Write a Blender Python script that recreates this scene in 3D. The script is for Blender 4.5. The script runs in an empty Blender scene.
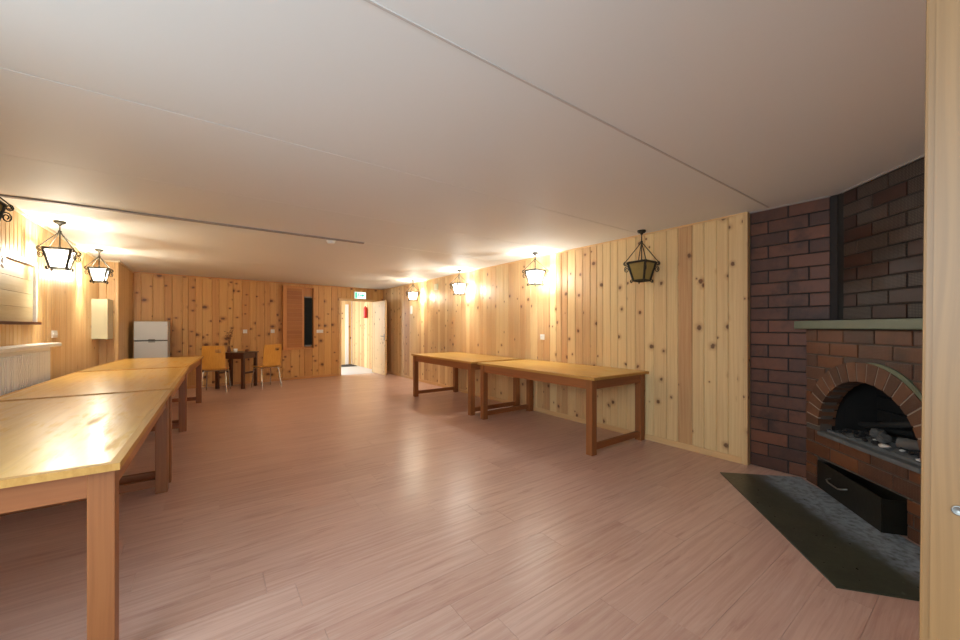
import bpy, math, random
from mathutils import Vector, Matrix

random.seed(7)
PI = math.pi
S = bpy.context.scene
COL = S.collection

# ------------------------------------------------------------------ layout
H = 1.28            # eye height
ZC = 2.347          # ceiling
XR = 4.05           # right wall face
XL = -1.40          # left wall face
def yback(x):       # the back wall runs very slightly askew
    return 9.78 + 0.105 * (x + 1.2)

# ------------------------------------------------------------------ materials
def new_mat(name):
    m = bpy.data.materials.new(name); m.use_nodes = True
    nt = m.node_tree; nt.nodes.clear()
    out = nt.nodes.new('ShaderNodeOutputMaterial')
    b = nt.nodes.new('ShaderNodeBsdfPrincipled')
    nt.links.new(b.outputs[0], out.inputs[0])
    return m, nt, b, out

def srgb(r, g, b):
    f = lambda c: (c/255/12.92) if c/255 <= 0.04045 else ((c/255+0.055)/1.055)**2.4
    return (f(r), f(g), f(b), 1)

class NT:
    """little node helper"""
    def __init__(s, nt): s.nt = nt
    def n(s, t, **kw):
        x = s.nt.nodes.new(t)
        for k, v in kw.items(): setattr(x, k, v)
        return x
    def l(s, a, b): s.nt.links.new(a, b)
    def val(s, sock, v):
        if hasattr(v, 'is_output'): s.l(v, sock)
        else: sock.default_value = v
    def math(s, op, a, b=0.0, c=None):
        x = s.n('ShaderNodeMath', operation=op)
        s.val(x.inputs[0], a); s.val(x.inputs[1], b)
        if c is not None: s.val(x.inputs[2], c)
        return x.outputs[0]
    def comb(s, x, y, z):
        c = s.n('ShaderNodeCombineXYZ')
        s.val(c.inputs[0], x); s.val(c.inputs[1], y); s.val(c.inputs[2], z)
        return c.outputs[0]
    def mix(s, f, a, b, blend='MIX'):
        m = s.n('ShaderNodeMix', data_type='RGBA', blend_type=blend)
        s.val(m.inputs[0], f); s.val(m.inputs[6], a); s.val(m.inputs[7], b)
        return m.outputs[2]
    def noise(s, vec, scale=1.0, detail=3.0, rough=0.55, dist=0.0):
        t = s.n('ShaderNodeTexNoise'); s.l(vec, t.inputs['Vector'])
        t.inputs['Scale'].default_value = scale; t.inputs['Detail'].default_value = detail
        t.inputs['Roughness'].default_value = rough; t.inputs['Distortion'].default_value = dist
        return t.outputs[0]
    def ss(s, x, lo, hi, a=0.0, b=1.0):
        m = s.n('ShaderNodeMapRange', interpolation_type='SMOOTHSTEP')
        s.val(m.inputs[0], x); m.inputs[1].default_value = lo; m.inputs[2].default_value = hi
        m.inputs[3].default_value = a; m.inputs[4].default_value = b
        return m.outputs[0]
    def pos(s):
        tc = s.n('ShaderNodeTexCoord'); sp = s.n('ShaderNodeSeparateXYZ')
        s.l(tc.outputs['Object'], sp.inputs[0]); return sp.outputs, tc.outputs['Object']
    def attr(s, name='rnd'):
        a = s.n('ShaderNodeAttribute', attribute_name=name); return a.outputs['Fac']

def plain(name, col, rough=0.5, metal=0.0, spec=0.5, bump=0.0, bscale=60, var=0.0):
    m, nt, b, out = new_mat(name); k = NT(nt)
    b.inputs['Roughness'].default_value = rough; b.inputs['Metallic'].default_value = metal
    b.inputs['Specular IOR Level'].default_value = spec
    (_, p) = k.pos()
    f = k.noise(p, bscale*0.12, 4)
    lo = tuple(c*(1-var) for c in col[:3])+(1,)
    k.l(k.mix(f, lo, col), b.inputs['Base Color'])
    if bump:
        bn = k.n('ShaderNodeBump'); bn.inputs['Strength'].default_value = bump; bn.inputs['Distance'].default_value = 0.002
        k.l(k.noise(p, bscale, 4), bn.inputs['Height']); k.l(bn.outputs[0], b.inputs['Normal'])
    return m

def emit(name, col, strength):
    m, nt, b, out = new_mat(name)
    b.inputs['Base Color'].default_value = col
    b.inputs['Emission Color'].default_value = col
    b.inputs['Emission Strength'].default_value = strength
    return m

def wood(name, light, dark, knot=None, along='z', kscale=4.0, ksize=1.0, rough=0.45, spec=0.4, var=0.5,
         gs=55.0, coat=0.0, kprob=0.55, blotch=None, fleck=None, wear=False, kwide=1.0):
    """pine-like wood: stretched grain, a tone per board (attribute rnd), knots that belong to the board"""
    m, nt, b, out = new_mat(name); k = NT(nt)
    (xyz, p) = k.pos(); r = k.attr()
    X, Y, Z = xyz[0], xyz[1], xyz[2]
    if along == 'z':   a, l, o = k.math('ADD', X, Y), Z, k.math('SUBTRACT', X, Y)
    elif along == 'y': a, l, o = X, Y, Z
    else:              a, l, o = Y, X, Z
    off = k.math('MULTIPLY', r, 57.3)
    ln = k.math('ADD', l, off)
    warp = k.noise(k.comb(k.math('MULTIPLY', a, 6), k.math('MULTIPLY', ln, 1.3), o), 1.0, 2)
    aa = k.math('ADD', a, k.math('MULTIPLY', warp, 0.05))
    g1 = k.noise(k.comb(k.math('MULTIPLY', aa, gs), k.math('MULTIPLY', ln, 1.1), k.math('MULTIPLY', o, 30)), 1.0, 3, .6)
    g2 = k.noise(k.comb(k.math('MULTIPLY', aa, gs*3.2), k.math('MULTIPLY', ln, 4), k.math('MULTIPLY', o, 90)), 1.0, 2, .6)
    f = k.math('ADD', k.math('MULTIPLY', k.ss(g1, .32, .68), .65), k.math('MULTIPLY', g2, .35))
    f = k.math('ADD', k.math('MULTIPLY', f, 1-var), k.math('MULTIPLY', r, var))
    col = k.mix(f, light, dark)
    if knot:
        kv = k.n('ShaderNodeTexVoronoi', voronoi_dimensions='2D', feature='F1')
        vx = k.math('ADD', k.math('MULTIPLY', a, kscale/kwide), k.math('MULTIPLY', r, 91.0))
        vy = k.math('ADD', k.math('MULTIPLY', l, kscale*.85), k.math('MULTIPLY', r, 33.0))
        wob = k.noise(p, 22.0, 2)
        k.l(k.comb(vx, vy, 0.0), kv.inputs['Vector']); kv.inputs['Scale'].default_value = 1.0
        d = k.math('ADD', kv.outputs['Distance'], k.math('MULTIPLY', k.math('SUBTRACT', wob, .5), .10))
        sp = k.n('ShaderNodeSeparateColor'); k.l(kv.outputs['Color'], sp.inputs[0])
        size = k.math('ADD', k.math('MULTIPLY', sp.outputs[0], .75), .35)
        d = k.math('DIVIDE', d, k.math('MULTIPLY', size, ksize))
        on = k.math('LESS_THAN', sp.outputs[1], kprob)
        halo = k.math('MULTIPLY', k.ss(d, .06, .26, .55, 0.0), on)
        core = k.math('MULTIPLY', k.ss(d, .055, .115, 1.0, 0.0), on)
        col = k.mix(halo, col, blotch or dark)
        col = k.mix(k.math('MULTIPLY', core, .85), col, knot)
    if fleck:     # short reddish flecks along the grain
        n1 = k.noise(k.comb(k.math('MULTIPLY', aa, 34), k.math('MULTIPLY', ln, 3.2), o), 1.0, 4, .65)
        n2 = k.noise(k.comb(k.math('MULTIPLY', aa, 9), k.math('MULTIPLY', ln, 1.6), o), 1.0, 2)
        col = k.mix(k.math('MULTIPLY', k.math('MULTIPLY', k.ss(n1, .5, .68), k.ss(n2, .42, .62)), .48), col, fleck)
        col = k.mix(k.math('MULTIPLY', k.ss(n1, .36, .46, .3, 0), .5), col, srgb(222, 204, 192))
    b.inputs['Roughness'].default_value = rough; b.inputs['Specular IOR Level'].default_value = spec
    if wear:      # rubbed varnish: patches of a duller, darker finish
        n3 = k.noise(k.comb(k.math('MULTIPLY', aa, 22), k.math('MULTIPLY', ln, 3.0), o), 1.0, 4, .7)
        n4 = k.noise(p, 3.0, 4, .6)
        ww = k.math('MULTIPLY', k.ss(n3, .48, .66), k.ss(n4, .4, .6))
        k.l(k.math('ADD', k.math('MULTIPLY', ww, .22), rough-.10), b.inputs['Roughness'])
        col = k.mix(k.math('MULTIPLY', ww, .16), col, srgb(164, 118, 58))
        if coat: k.l(k.math('MULTIPLY', k.math('SUBTRACT', 1.0, ww), coat), b.inputs['Coat Weight'])
    k.l(col, b.inputs['Base Color'])
    if coat:
        b.inputs['Coat Weight'].default_value = coat
        b.inputs['Coat Roughness'].default_value = .16
    bn = k.n('ShaderNodeBump'); bn.inputs['Strength'].default_value = .12; bn.inputs['Distance'].default_value = .001
    k.l(g1, bn.inputs['Height']); k.l(bn.outputs[0], b.inputs['Normal'])
    return m

def brickmat(name, c1, c2, soot=0.0, hatch=0.5, rough=.45, hl=srgb(104, 92, 82), spec=.35):
    m, nt, b, out = new_mat(name); k = NT(nt)
    (xyz, p) = k.pos(); r = k.attr()
    n1 = k.noise(p, 9.0, 5, .65); n2 = k.noise(p, 60.0, 3)
    f = k.math('ADD', k.math('MULTIPLY', r, .55), k.math('MULTIPLY', n1, .55))
    col = k.mix(k.ss(f, .2, .9), c1, c2)
    # soot stains with their own ragged shape
    st = k.ss(k.noise(p, 3.2, 5, .6), .52, .72)
    col = k.mix(k.math('MULTIPLY', st, soot), col, srgb(22, 18, 17))
    t = k.math('ADD', xyz[0], xyz[1])
    w1 = k.math('SINE', k.math('MULTIPLY', k.math('ADD', t, k.math('MULTIPLY', xyz[2], 1.4)), 235))
    w2 = k.math('SINE', k.math('MULTIPLY', k.math('SUBTRACT', t, k.math('MULTIPLY', xyz[2], 1.4)), 235))
    w = k.math('MULTIPLY', k.math('MULTIPLY', w1, w2), k.ss(r, .42, .5))
    hm = k.math('MULTIPLY', k.ss(w, .05, .5), hatch)
    col = k.mix(hm, col, hl)
    k.l(col, b.inputs['Base Color'])
    bn = k.n('ShaderNodeBump'); bn.inputs['Strength'].default_value = .3; bn.inputs['Distance'].default_value = .002
    hgt = k.math('ADD', k.math('MULTIPLY', w, .5), k.math('MULTIPLY', n2, .8))
    k.l(hgt, bn.inputs['Height']); k.l(bn.outputs[0], b.inputs['Normal'])
    b.inputs['Roughness'].default_value = rough; b.inputs['Specular IOR Level'].default_value = spec
    return m

M = {}
M['pine'] = wood('pine_boards', srgb(234, 205, 150), srgb(184, 134, 90), srgb(92, 56, 34), 'z', 3.6, .78, var=.66, kprob=.9, blotch=srgb(176, 128, 86))
M['pine_narrow'] = wood('pine_narrow_boards', srgb(226, 194, 142), srgb(196, 152, 98), srgb(120, 74, 42), 'z', 2.4, .40, var=.5, kprob=.5, blotch=srgb(165, 108, 62))
M['pine_back'] = wood('pine_knotty_boards', srgb(214, 168, 102), srgb(178, 124, 68), srgb(78, 40, 18), 'z', 4.6, 1.25, var=.5, kprob=1.0, blotch=srgb(132, 76, 40), kwide=1.8)
M['pine_trim'] = wood('pine_trim', srgb(226, 190, 140), srgb(205, 158, 104), None, 'y', var=.3)
M['pine_trim_x'] = wood('pine_trim_cross', srgb(205, 152, 96), srgb(178, 120, 70), None, 'x', var=.3)
M['jamb'] = wood('jamb_wood', srgb(140, 104, 64), srgb(114, 82, 48), srgb(120, 74, 44), 'z', 2.5, .7, var=.3, kprob=.3, gs=90)
M['shutter_h'] = wood('shutter_boards', srgb(178, 118, 60), srgb(148, 92, 46), None, 'x', var=.6)
M['shutter_f'] = wood('shutter_frame', srgb(206, 148, 84), srgb(182, 120, 64), None, 'z', var=.3)
M['bleached'] = wood('bleached_boards', srgb(200, 186, 150), srgb(170, 152, 116), srgb(120, 100, 70), 'y', 2.6, 1.0, var=.5, kprob=.5)
M['table_top'] = wood('varnished_top', srgb(216, 176, 92), srgb(190, 142, 64), None, 'y', var=.35, rough=.38, spec=.4, coat=.18, gs=40, wear=True)
M['table_edge'] = wood('table_edge_wood', srgb(196, 150, 80), srgb(168, 120, 58), None, 'y', var=.3, rough=.5, spec=.3)
M['table_leg'] = wood('table_leg_wood', srgb(156, 98, 54), srgb(130, 76, 40), None, 'z', var=.3, rough=.45)
M['table_rail_y'] = wood('table_rail_wood', srgb(166, 104, 58), srgb(140, 80, 42), None, 'y', var=.3, rough=.45)
M['table_rail_x'] = wood('table_rail_cross', srgb(158, 98, 54), srgb(130, 74, 40), None, 'x', var=.3, rough=.45)
M['laminate'] = wood('pink_laminate', srgb(211, 178, 162), srgb(183, 143, 127), None, 'x', var=.30, rough=.31, spec=.5, gs=48, fleck=srgb(160, 114, 100))
M['plywood'] = wood('chair_plywood', srgb(222, 166, 76), srgb(204, 144, 60), None, 'z', var=.1, rough=.35)
M['dark_wood'] = wood('dark_stained_wood', srgb(92, 50, 30), srgb(66, 34, 22), None, 'z', var=.2, rough=.35)
M['brick_red'] = brickmat('red_brick', srgb(110, 66, 46), srgb(72, 44, 34), .55, .0)
M['brick_dark'] = brickmat('dark_hatched_brick', srgb(64, 38, 30), srgb(36, 24, 21), .45, .8, .42, spec=.2)
M['brick_body'] = brickmat('fireplace_brick', srgb(106, 64, 40), srgb(70, 41, 29), .5, .35, .42)
M['brick_arch'] = brickmat('arch_brick', srgb(106, 70, 48), srgb(78, 50, 36), .35, .0, .5)
M['brick_soot'] = brickmat('sooty_brick', srgb(36, 32, 29), srgb(20, 19, 19), .8, .0, .8)
M['mortar_pale'] = plain('pale_mortar', srgb(158, 144, 128), .9, bump=.4, bscale=120, var=.3)
M['mortar'] = plain('mortar', srgb(92, 78, 68), .9, bump=.4, bscale=120, var=.4)
M['mortar_dark'] = plain('dark_mortar', srgb(44, 34, 30), .8, bump=.4, bscale=120, var=.4)
M['ceiling'] = plain('ceiling_paint', srgb(226, 225, 221), .62, spec=.3, bump=.05, bscale=8, var=.03)
M['seam'] = plain('seam_strip', srgb(150, 140, 132), .6)
M['seam_pale'] = plain('pale_seam_strip', srgb(196, 190, 184), .6)
M['cornice'] = plain('cream_trim', srgb(224, 208, 178), .5)
M['iron'] = plain('wrought_iron', srgb(48, 44, 34), .55, .4, var=.3)
M['brass'] = plain('aged_brass', srgb(118, 96, 62), .45, .7, var=.3)
M['white_plastic'] = plain('white_plastic', srgb(232, 230, 224), .4)
M['white_paint'] = plain('white_paint', srgb(232, 230, 226), .35, var=.02)
M['cream_metal'] = plain('cream_metal', srgb(206, 200, 168), .4, var=.03)
M['fridge'] = plain('fridge_enamel', srgb(196, 198, 196), .35, var=.02)
M['grey_seal'] = plain('grey_seal', srgb(96, 92, 84), .6)
M['chrome'] = plain('chrome', srgb(200, 198, 192), .25, .8)
M['steel'] = plain('dull_steel', srgb(126, 124, 120), .4, .8)
M['black_panel'] = plain('black_panel', srgb(18, 22, 21), .7, spec=.2, var=.2)
M['black'] = plain('black', srgb(18, 17, 17), .7)
M['soot_metal'] = plain('sooty_metal', srgb(40, 38, 30), .5, .5, bump=.5, bscale=30, var=.6)
M['mantel'] = plain('green_grey_paint', srgb(100, 108, 86), .42, bump=.25, bscale=40, var=.25)
M['tile'] = plain('grey_tile', srgb(190, 192, 192), .35)
M['mat_dark'] = plain('dark_doormat', srgb(48, 46, 46), .95, bump=.6, bscale=200)
M['red'] = plain('red_enamel', srgb(190, 36, 30), .4)
M['ceramic'] = plain('white_ceramic', srgb(235, 232, 225), .25)
M['twig'] = plain('dry_twig', srgb(96, 56, 32), .8)
M['clay'] = plain('brown_clay', srgb(112, 62, 34), .6)
M['ash'] = plain('pale_ash', srgb(112, 114, 114), .95, bump=1.0, bscale=90, var=.7)
M['char'] = plain('charcoal', srgb(34, 32, 31), .85, bump=1.0, bscale=60, var=.5)
M['char_grey'] = plain('grey_charred_wood', srgb(104, 100, 96), .9, bump=1.0, bscale=60, var=.6)
M['ash_white'] = plain('white_ash', srgb(212, 210, 204), .9, bump=.6, bscale=80, var=.15)

def hearth_mat():
    m, nt, b, out = new_mat('hearth_sheet'); k = NT(nt)
    (xyz, p) = k.pos()
    n1 = k.noise(p, 5.0, 5, .65); n2 = k.noise(p, 28.0, 4)
    col = k.mix(k.ss(n1, .3, .7), srgb(48, 54, 44), srgb(66, 68, 54))
    # pale bluish band along the foot of the fireplace (d = distance out from its face)
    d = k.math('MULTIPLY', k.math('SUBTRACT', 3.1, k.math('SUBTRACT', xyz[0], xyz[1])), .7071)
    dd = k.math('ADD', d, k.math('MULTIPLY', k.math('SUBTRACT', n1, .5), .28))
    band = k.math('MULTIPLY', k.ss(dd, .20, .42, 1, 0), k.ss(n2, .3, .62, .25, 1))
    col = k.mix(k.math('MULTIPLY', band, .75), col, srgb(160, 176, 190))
    col = k.mix(k.math('MULTIPLY', k.ss(n2, .64, .72), .35), col, srgb(120, 124, 118))
    k.l(col, b.inputs['Base Color'])
    k.l(k.math('ADD', k.math('MULTIPLY', n2, .25), .2), b.inputs['Roughness'])
    bn = k.n('ShaderNodeBump'); bn.inputs['Strength'].default_value = .3; bn.inputs['Distance'].default_value = .004
    k.l(n1, bn.inputs['Height']); k.l(bn.outputs[0], b.inputs['Normal'])
    b.inputs['Specular IOR Level'].default_value = .5
    return m
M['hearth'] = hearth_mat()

def pane(name, col, transp):
    m, nt, b, out = new_mat(name); k = NT(nt); nt.nodes.remove(b)
    tr = k.n('ShaderNodeBsdfTransparent'); tl = k.n('ShaderNodeBsdfTranslucent'); df = k.n('ShaderNodeBsdfDiffuse')
    gl = k.n('ShaderNodeBsdfGlossy'); gl.inputs['Roughness'].default_value = .15
    (_, p) = k.pos(); f = k.noise(p, 40, 3)
    c = k.mix(f, tuple(x*.75 for x in col[:3])+(1,), col)
    k.l(c, tl.inputs[0]); k.l(c, df.inputs[0])
    tr.inputs[0].default_value = tuple(min(1, x*.5+.5) for x in col[:3])+(1,)
    m1 = k.n('ShaderNodeMixShader'); m1.inputs[0].default_value = .45; k.l(tl.outputs[0], m1.inputs[1]); k.l(df.outputs[0], m1.inputs[2])
    m2 = k.n('ShaderNodeMixShader'); m2.inputs[0].default_value = transp; k.l(m1.outputs[0], m2.inputs[1]); k.l(tr.outputs[0], m2.inputs[2])
    m3 = k.n('ShaderNodeMixShader'); m3.inputs[0].default_value = .06; k.l(m2.outputs[0], m3.inputs[1]); k.l(gl.outputs[0], m3.inputs[2])
    k.l(m3.outputs[0], out.inputs[0])
    return m
M['pane_lit'] = pane('frosted_pane', (.60, .59, .56, 1), .5)
M['pane_unlit'] = pane('amber_pane', srgb(196, 182, 120), .3)
M['bulb_warm'] = emit('warm_bulb', (1, .92, .74, 1), 680)
M['bulb_neutral'] = emit('neutral_bulb', (1, 1, .93, 1), 640)
M['bulb_off'] = plain('milky_bulb', srgb(220, 216, 204), .3)
M['sign_white'] = emit('sign_white', (.70, 1, .90, 1), .62)
M['sign_green'] = emit('sign_green', (.02, .42, .26, 1), .5)

# ------------------------------------------------------------------ mesh builder
class MB:
    def __init__(s, xf=None): s.v = []; s.f = []; s.r = []; s.sm = []; s.xf = xf
    def add(s, vs, fs, r=None, smooth=False):
        if r is None: r = random.random()
        b = len(s.v)
        for p in vs:
            p = Vector(p); s.v.append(s.xf(p) if s.xf else p)
        for f in fs: s.f.append([b+i for i in f]); s.r.append(r); s.sm.append(smooth)
        return s
    def box(s, x0, x1, y0, y1, z0, z1, r=None, bev=0.0):
        if bev <= 0:
            vs = [(x, y, z) for x in (x0, x1) for y in (y0, y1) for z in (z0, z1)]
            return s.add(vs, [(0,1,3,2),(4,6,7,5),(0,4,5,1),(2,3,7,6),(0,2,6,4),(1,5,7,3)], r)
        import bmesh
        bm = bmesh.new(); bmesh.ops.create_cube(bm, size=1)
        for v in bm.verts:
            v.co = Vector(((x0+x1)/2+v.co.x*(x1-x0), (y0+y1)/2+v.co.y*(y1-y0), (z0+z1)/2+v.co.z*(z1-z0)))
        bmesh.ops.bevel(bm, geom=bm.edges[:], offset=bev, segments=2, profile=.6, affect='EDGES')
        bm.verts.index_update()
        s.add([v.co[:] for v in bm.verts], [[v.index for v in f.verts] for f in bm.faces], r); bm.free()
        return s
    def prism(s, poly, ax, a0, a1, r=None):
        """poly: 2D points in the two other axes (cyclic order x,y,z), extruded along ax"""
        def P(p, a):
            if ax == 'z': return (p[0], p[1], a)
            if ax == 'y': return (p[0], a, p[1])
            return (a, p[0], p[1])
        n = len(poly)
        vs = [P(p, a0) for p in poly]+[P(p, a1) for p in poly]
        fs = [list(range(n))[::-1], list(range(n, 2*n))]+[(i, (i+1)%n, n+(i+1)%n, n+i) for i in range(n)]
        return s.add(vs, fs, r)
    def tube(s, pts, rad, n=8, r=None, cap=True):
        pts = [Vector(p) for p in pts]; rings = []
        rads = rad if isinstance(rad, (list, tuple)) else [rad]*len(pts)
        up = None; vs = []; fs = []
        for i, p in enumerate(pts):
            t = (pts[min(i+1, len(pts)-1)]-pts[max(i-1, 0)]).normalized()
            if up is None:
                up = t.orthogonal().normalized()
            else:
                up = (up - t*up.dot(t)); up = up.normalized() if up.length > 1e-6 else t.orthogonal().normalized()
            q = t.cross(up)
            for j in range(n):
                a = 2*PI*j/n
                vs.append(p+(up*math.cos(a)+q*math.sin(a))*rads[i])
        for i in range(len(pts)-1):
            for j in range(n):
                fs.append((i*n+j, i*n+(j+1)%n, (i+1)*n+(j+1)%n, (i+1)*n+j))
        s.add(vs, fs, r, True)
        if cap:
            s.add(vs[:n], [list(range(n))[::-1]], r); s.add(vs[-n:], [list(range(n))], r)
        return s
    def lathe(s, prof, n=20, c=(0,0,0), r=None):
        vs = []; fs = []
        for (rad, z) in prof:
            for j in range(n):
                a = 2*PI*j/n; vs.append((c[0]+rad*math.cos(a), c[1]+rad*math.sin(a), c[2]+z))
        for i in range(len(prof)-1):
            for j in range(n):
                fs.append((i*n+j, i*n+(j+1)%n, (i+1)*n+(j+1)%n, (i+1)*n+j))
        s.add(vs, fs, r, True)
        s.add(vs[:n], [list(range(n))[::-1]], r); s.add(vs[-n:], [list(range(n))], r)
        return s
    def build(s, name, mat, parent=None, **props):
        me = bpy.data.meshes.new(name)
        me.from_pydata([tuple(v) for v in s.v], [], s.f)
        import bmesh
        bm = bmesh.new(); bm.from_mesh(me); bmesh.ops.recalc_face_normals(bm, faces=bm.faces); bm.to_mesh(me); bm.free()
        at = me.attributes.new('rnd', 'FLOAT', 'FACE')
        at.data.foreach_set('value', s.r)
        me.polygons.foreach_set('use_smooth', s.sm)
        me.materials.append(M[mat]); me.update()
        o = bpy.data.objects.new(name, me); COL.objects.link(o)
        if parent: o.parent = parent
        for k_, v in props.items(): o[k_] = v
        return o

def empty(name, loc, rz=0.0, **props):
    o = bpy.data.objects.new(name, None); COL.objects.link(o)
    o.location = loc; o.rotation_euler = (0, 0, rz); o.empty_display_size = .1
    for k_, v in props.items(): o[k_] = v
    return o

def dup(root, loc, rz=None, **props):
    r = root.copy(); COL.objects.link(r); r.location = loc
    if rz is not None: r.rotation_euler = (0, 0, rz)
    for k_, v in props.items(): r[k_] = v
    for ch in list(root.children):
        c = ch.copy(); COL.objects.link(c); c.parent = r
        for g in list(ch.children):
            d = g.copy(); COL.objects.link(d); d.parent = c
    return r

def struct(mb, name, mat, label, cat, parent=None):
    if parent: return mb.build(name, mat, parent)
    return mb.build(name, mat, None, kind='structure', label=label, category=cat)

# ------------------------------------------------------------------ boarded walls
def boards(mb, p0, p1, z0, z1, w, n, thick=.018, vary=.25, slab=.06, groove=.007, rows=None):
    """vertical bevelled boards from p0 to p1 (plan), face through p0-p1, n = plan normal into the room"""
    p0 = Vector(p0); p1 = Vector(p1); d = (p1-p0); L = d.length; d.normalize(); n = Vector(n).normalized()
    def Q(t, o): q = p0+d*t+n*o; return (q.x, q.y)
    t = 0.0
    while t < L-1e-4:
        ww = w*random.uniform(1-vary, 1+vary)
        if L-(t+ww) < w*.4: ww = L-t
        e = min(L, t+ww); r = random.random()
        g = min(groove, (e-t)*.2)
        mb.prism([Q(t, -thick), Q(t+.0006, -thick), Q(t+.0006, -g), Q(t+g, 0), Q(e-g, 0), Q(e-.0006, -g), Q(e-.0006, -thick)], 'z', z0, z1, r)
        t = e
    mb.prism([Q(0, -thick), Q(L, -thick), Q(L, -thick-slab), Q(0, -thick-slab)], 'z', z0, z1, .5)

# floor: laminate planks running across the room
mb = MB()
mb.box(-1.5, 4.5, -1.2, 10.45, -.10, -.006, .5)
y = -1.2
while y < 10.40:
    x = -1.5 - random.random()*1.2
    while x < 4.3:
        a, b_ = max(x, -1.5), min(x+1.28, 4.3)
        if b_-a > .02:
            mb.box(a+.0006, b_-.0006, y+.0006, min(y+.192, 10.40)-.0006, -.006, 0.0, random.random())
        x += 1.28
    y += .192
struct(mb, 'floor', 'laminate', 'pinkish wood laminate floor of the long hall', 'floor')

# ceiling: panels with thin seams
mb = MB(); ys = [-1.2, 1.21, 2.41, 3.61, 4.72, 7.4, 10.6]
for a, b_ in zip(ys[:-1], ys[1:]):
    mb.box(-1.5, 4.6, a+.003, b_-.003, ZC, ZC+.02)
mb.box(-1.5, 4.6, -1.2, 10.6, ZC+.0201, ZC+.08)
struct(mb, 'ceiling', 'ceiling', 'low off-white panelled ceiling', 'ceiling')
mb = MB(); mb.box(XL, XR, 1.202, 1.213, ZC-.004, ZC+.001)
struct(mb, 'trim_1', 'seam_pale', 'long pale seam strip on the ceiling nearest the camera', 'trim')
mb = MB(); mb.box(XL, 1.6, 4.70, 4.745, ZC-.014, ZC+.001)
struct(mb, 'trim_2', 'seam', 'grey seam strip on the ceiling that ends at the smoke detector', 'trim')

# right wall
mb = MB(); boards(mb, (XR, 1.40), (XR, yback(XR)), 0, ZC, .118, (-1, 0))
struct(mb, 'wall_right', 'pine', 'right wall of knotty vertical pine boards', 'wall')
mb = MB(); mb.box(XR-.012, XR+.10, 1.365, 1.402, 0, ZC)
mb.box(XR-.010, XR, 1.40, 1.45, 0, ZC)
struct(mb, 'trim_3', 'pine', 'pine end board where the right wall meets the brick', 'trim')
mb = MB(); mb.box(XR-.016, XR-.0005, 1.41, yback(XR)-.02, 0, .062, bev=.004)
struct(mb, 'baseboard_right', 'pine_trim', 'pale baseboard along the right wall', 'baseboard')
mb = MB(); mb.box(XR-.014, XR-.0005, 1.41, yback(XR)-.02, ZC-.018, ZC-.001)
struct(mb, 'trim_4', 'pine_trim', 'thin wooden strip between right wall and ceiling', 'trim')

# left wall, set in by a boxed-in corner at the far end
YP = 8.35; XP = -1.17
mb = MB(); boards(mb, (XL, 2.2), (XL, YP+.04), 0, ZC, .088, (1, 0), vary=.12)
struct(mb, 'wall_left', 'pine_narrow', 'left wall of narrow vertical pine boards', 'wall')
mb = MB()
boards(mb, (XL+.001, YP), (XP-.041, YP), 0, ZC, .085, (0, -1), vary=.1, slab=.02)
boards(mb, (XP, YP), (XP, yback(XP)+.06), 0, ZC, .10, (1, 0), vary=.1, slab=.022)
struct(mb, 'wall_corner', 'pine_narrow', 'boxed-in far left corner clad in narrow pine boards', 'wall')
mb = MB(); mb.box(XL, XL+.022, 2.2, YP, ZC-.025, ZC-.001); mb.box(XL, XP, YP-.022, YP, ZC-.025, ZC-.001); mb.box(XP, XP+.02, YP-.02, yback(XP)-.02, ZC-.02, ZC-.001)
struct(mb, 'trim_5', 'cornice', 'cream cornice strip along the top of the left wall', 'trim')
mb = MB(); mb.box(XL-.08, XL, -1.1, 2.199, 0, .85); mb.box(XL-.08, XL, -1.1, 2.199, 2.15, ZC)      # unseen opening, added so the side fill light gets in
mb.box(XL-.08, XL, 1.7, 2.199, .8501, 2.1499); mb.box(XL-.08, XL, -1.1, -.9, .8501, 2.1499)
struct(mb, 'wall_near', 'pine_narrow', 'unseen stretch of the left wall with an opening added for fill light', 'wall')

# back wall with its doorway
DX0, DX1, DZ = 2.85, 3.76, 1.985
mb = MB(); nb = (0, -1)
bw = lambda x: (x, yback(x))
boards(mb, bw(XP), bw(1.335), 0, ZC, .135, nb, vary=.3)
boards(mb, bw(1.335), bw(DX0), 0, ZC, .15, nb, vary=.3)
boards(mb, bw(DX0), bw(DX1), DZ, ZC, .13, nb)
boards(mb, bw(DX1), bw(XR+.05), 0, ZC, .13, nb)
struct(mb, 'wall_back', 'pine_back', 'back wall of very knotty orange pine boards', 'wall')
mb = MB(); c, s_ = XP, 1.30
def strip(mb, x0, x1, o0, o1, z0, z1, r=.5):
    mb.add([(x, yback(x)-o, z) for x in (x0, x1) for o in (o0, o1) for z in (z0, z1)],
           [(0,1,3,2),(4,6,7,5),(0,4,5,1),(2,3,7,6),(0,2,6,4),(1,5,7,3)], r)
strip(mb, XP+.02, DX0-.06, .0005, .018, 0, .055)
struct(mb, 'baseboard_back', 'pine_trim_x', 'orange baseboard along the back wall', 'baseboard')
mb = MB(); strip(mb, XP+.02, 1.31, .0005, .02, ZC-.025, ZC-.001); strip(mb, 1.31, 2.1, .0005, .03, ZC-.03, ZC-.001); strip(mb, 2.1, XR-.02, .0005, .014, ZC-.02, ZC-.001)
struct(mb, 'trim_6', 'pine_trim_x', 'thin wooden strip between back wall and ceiling', 'trim')
mb = MB(); strip(mb, 1.31, 1.36, .0005, .016, .056, ZC-.031); strip(mb, DX0-.09, DX0-.05, .0005, .016, .056, ZC-.021)
struct(mb, 'trim_7', 'pine_back', 'two upright cover strips on the back wall', 'trim')

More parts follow.
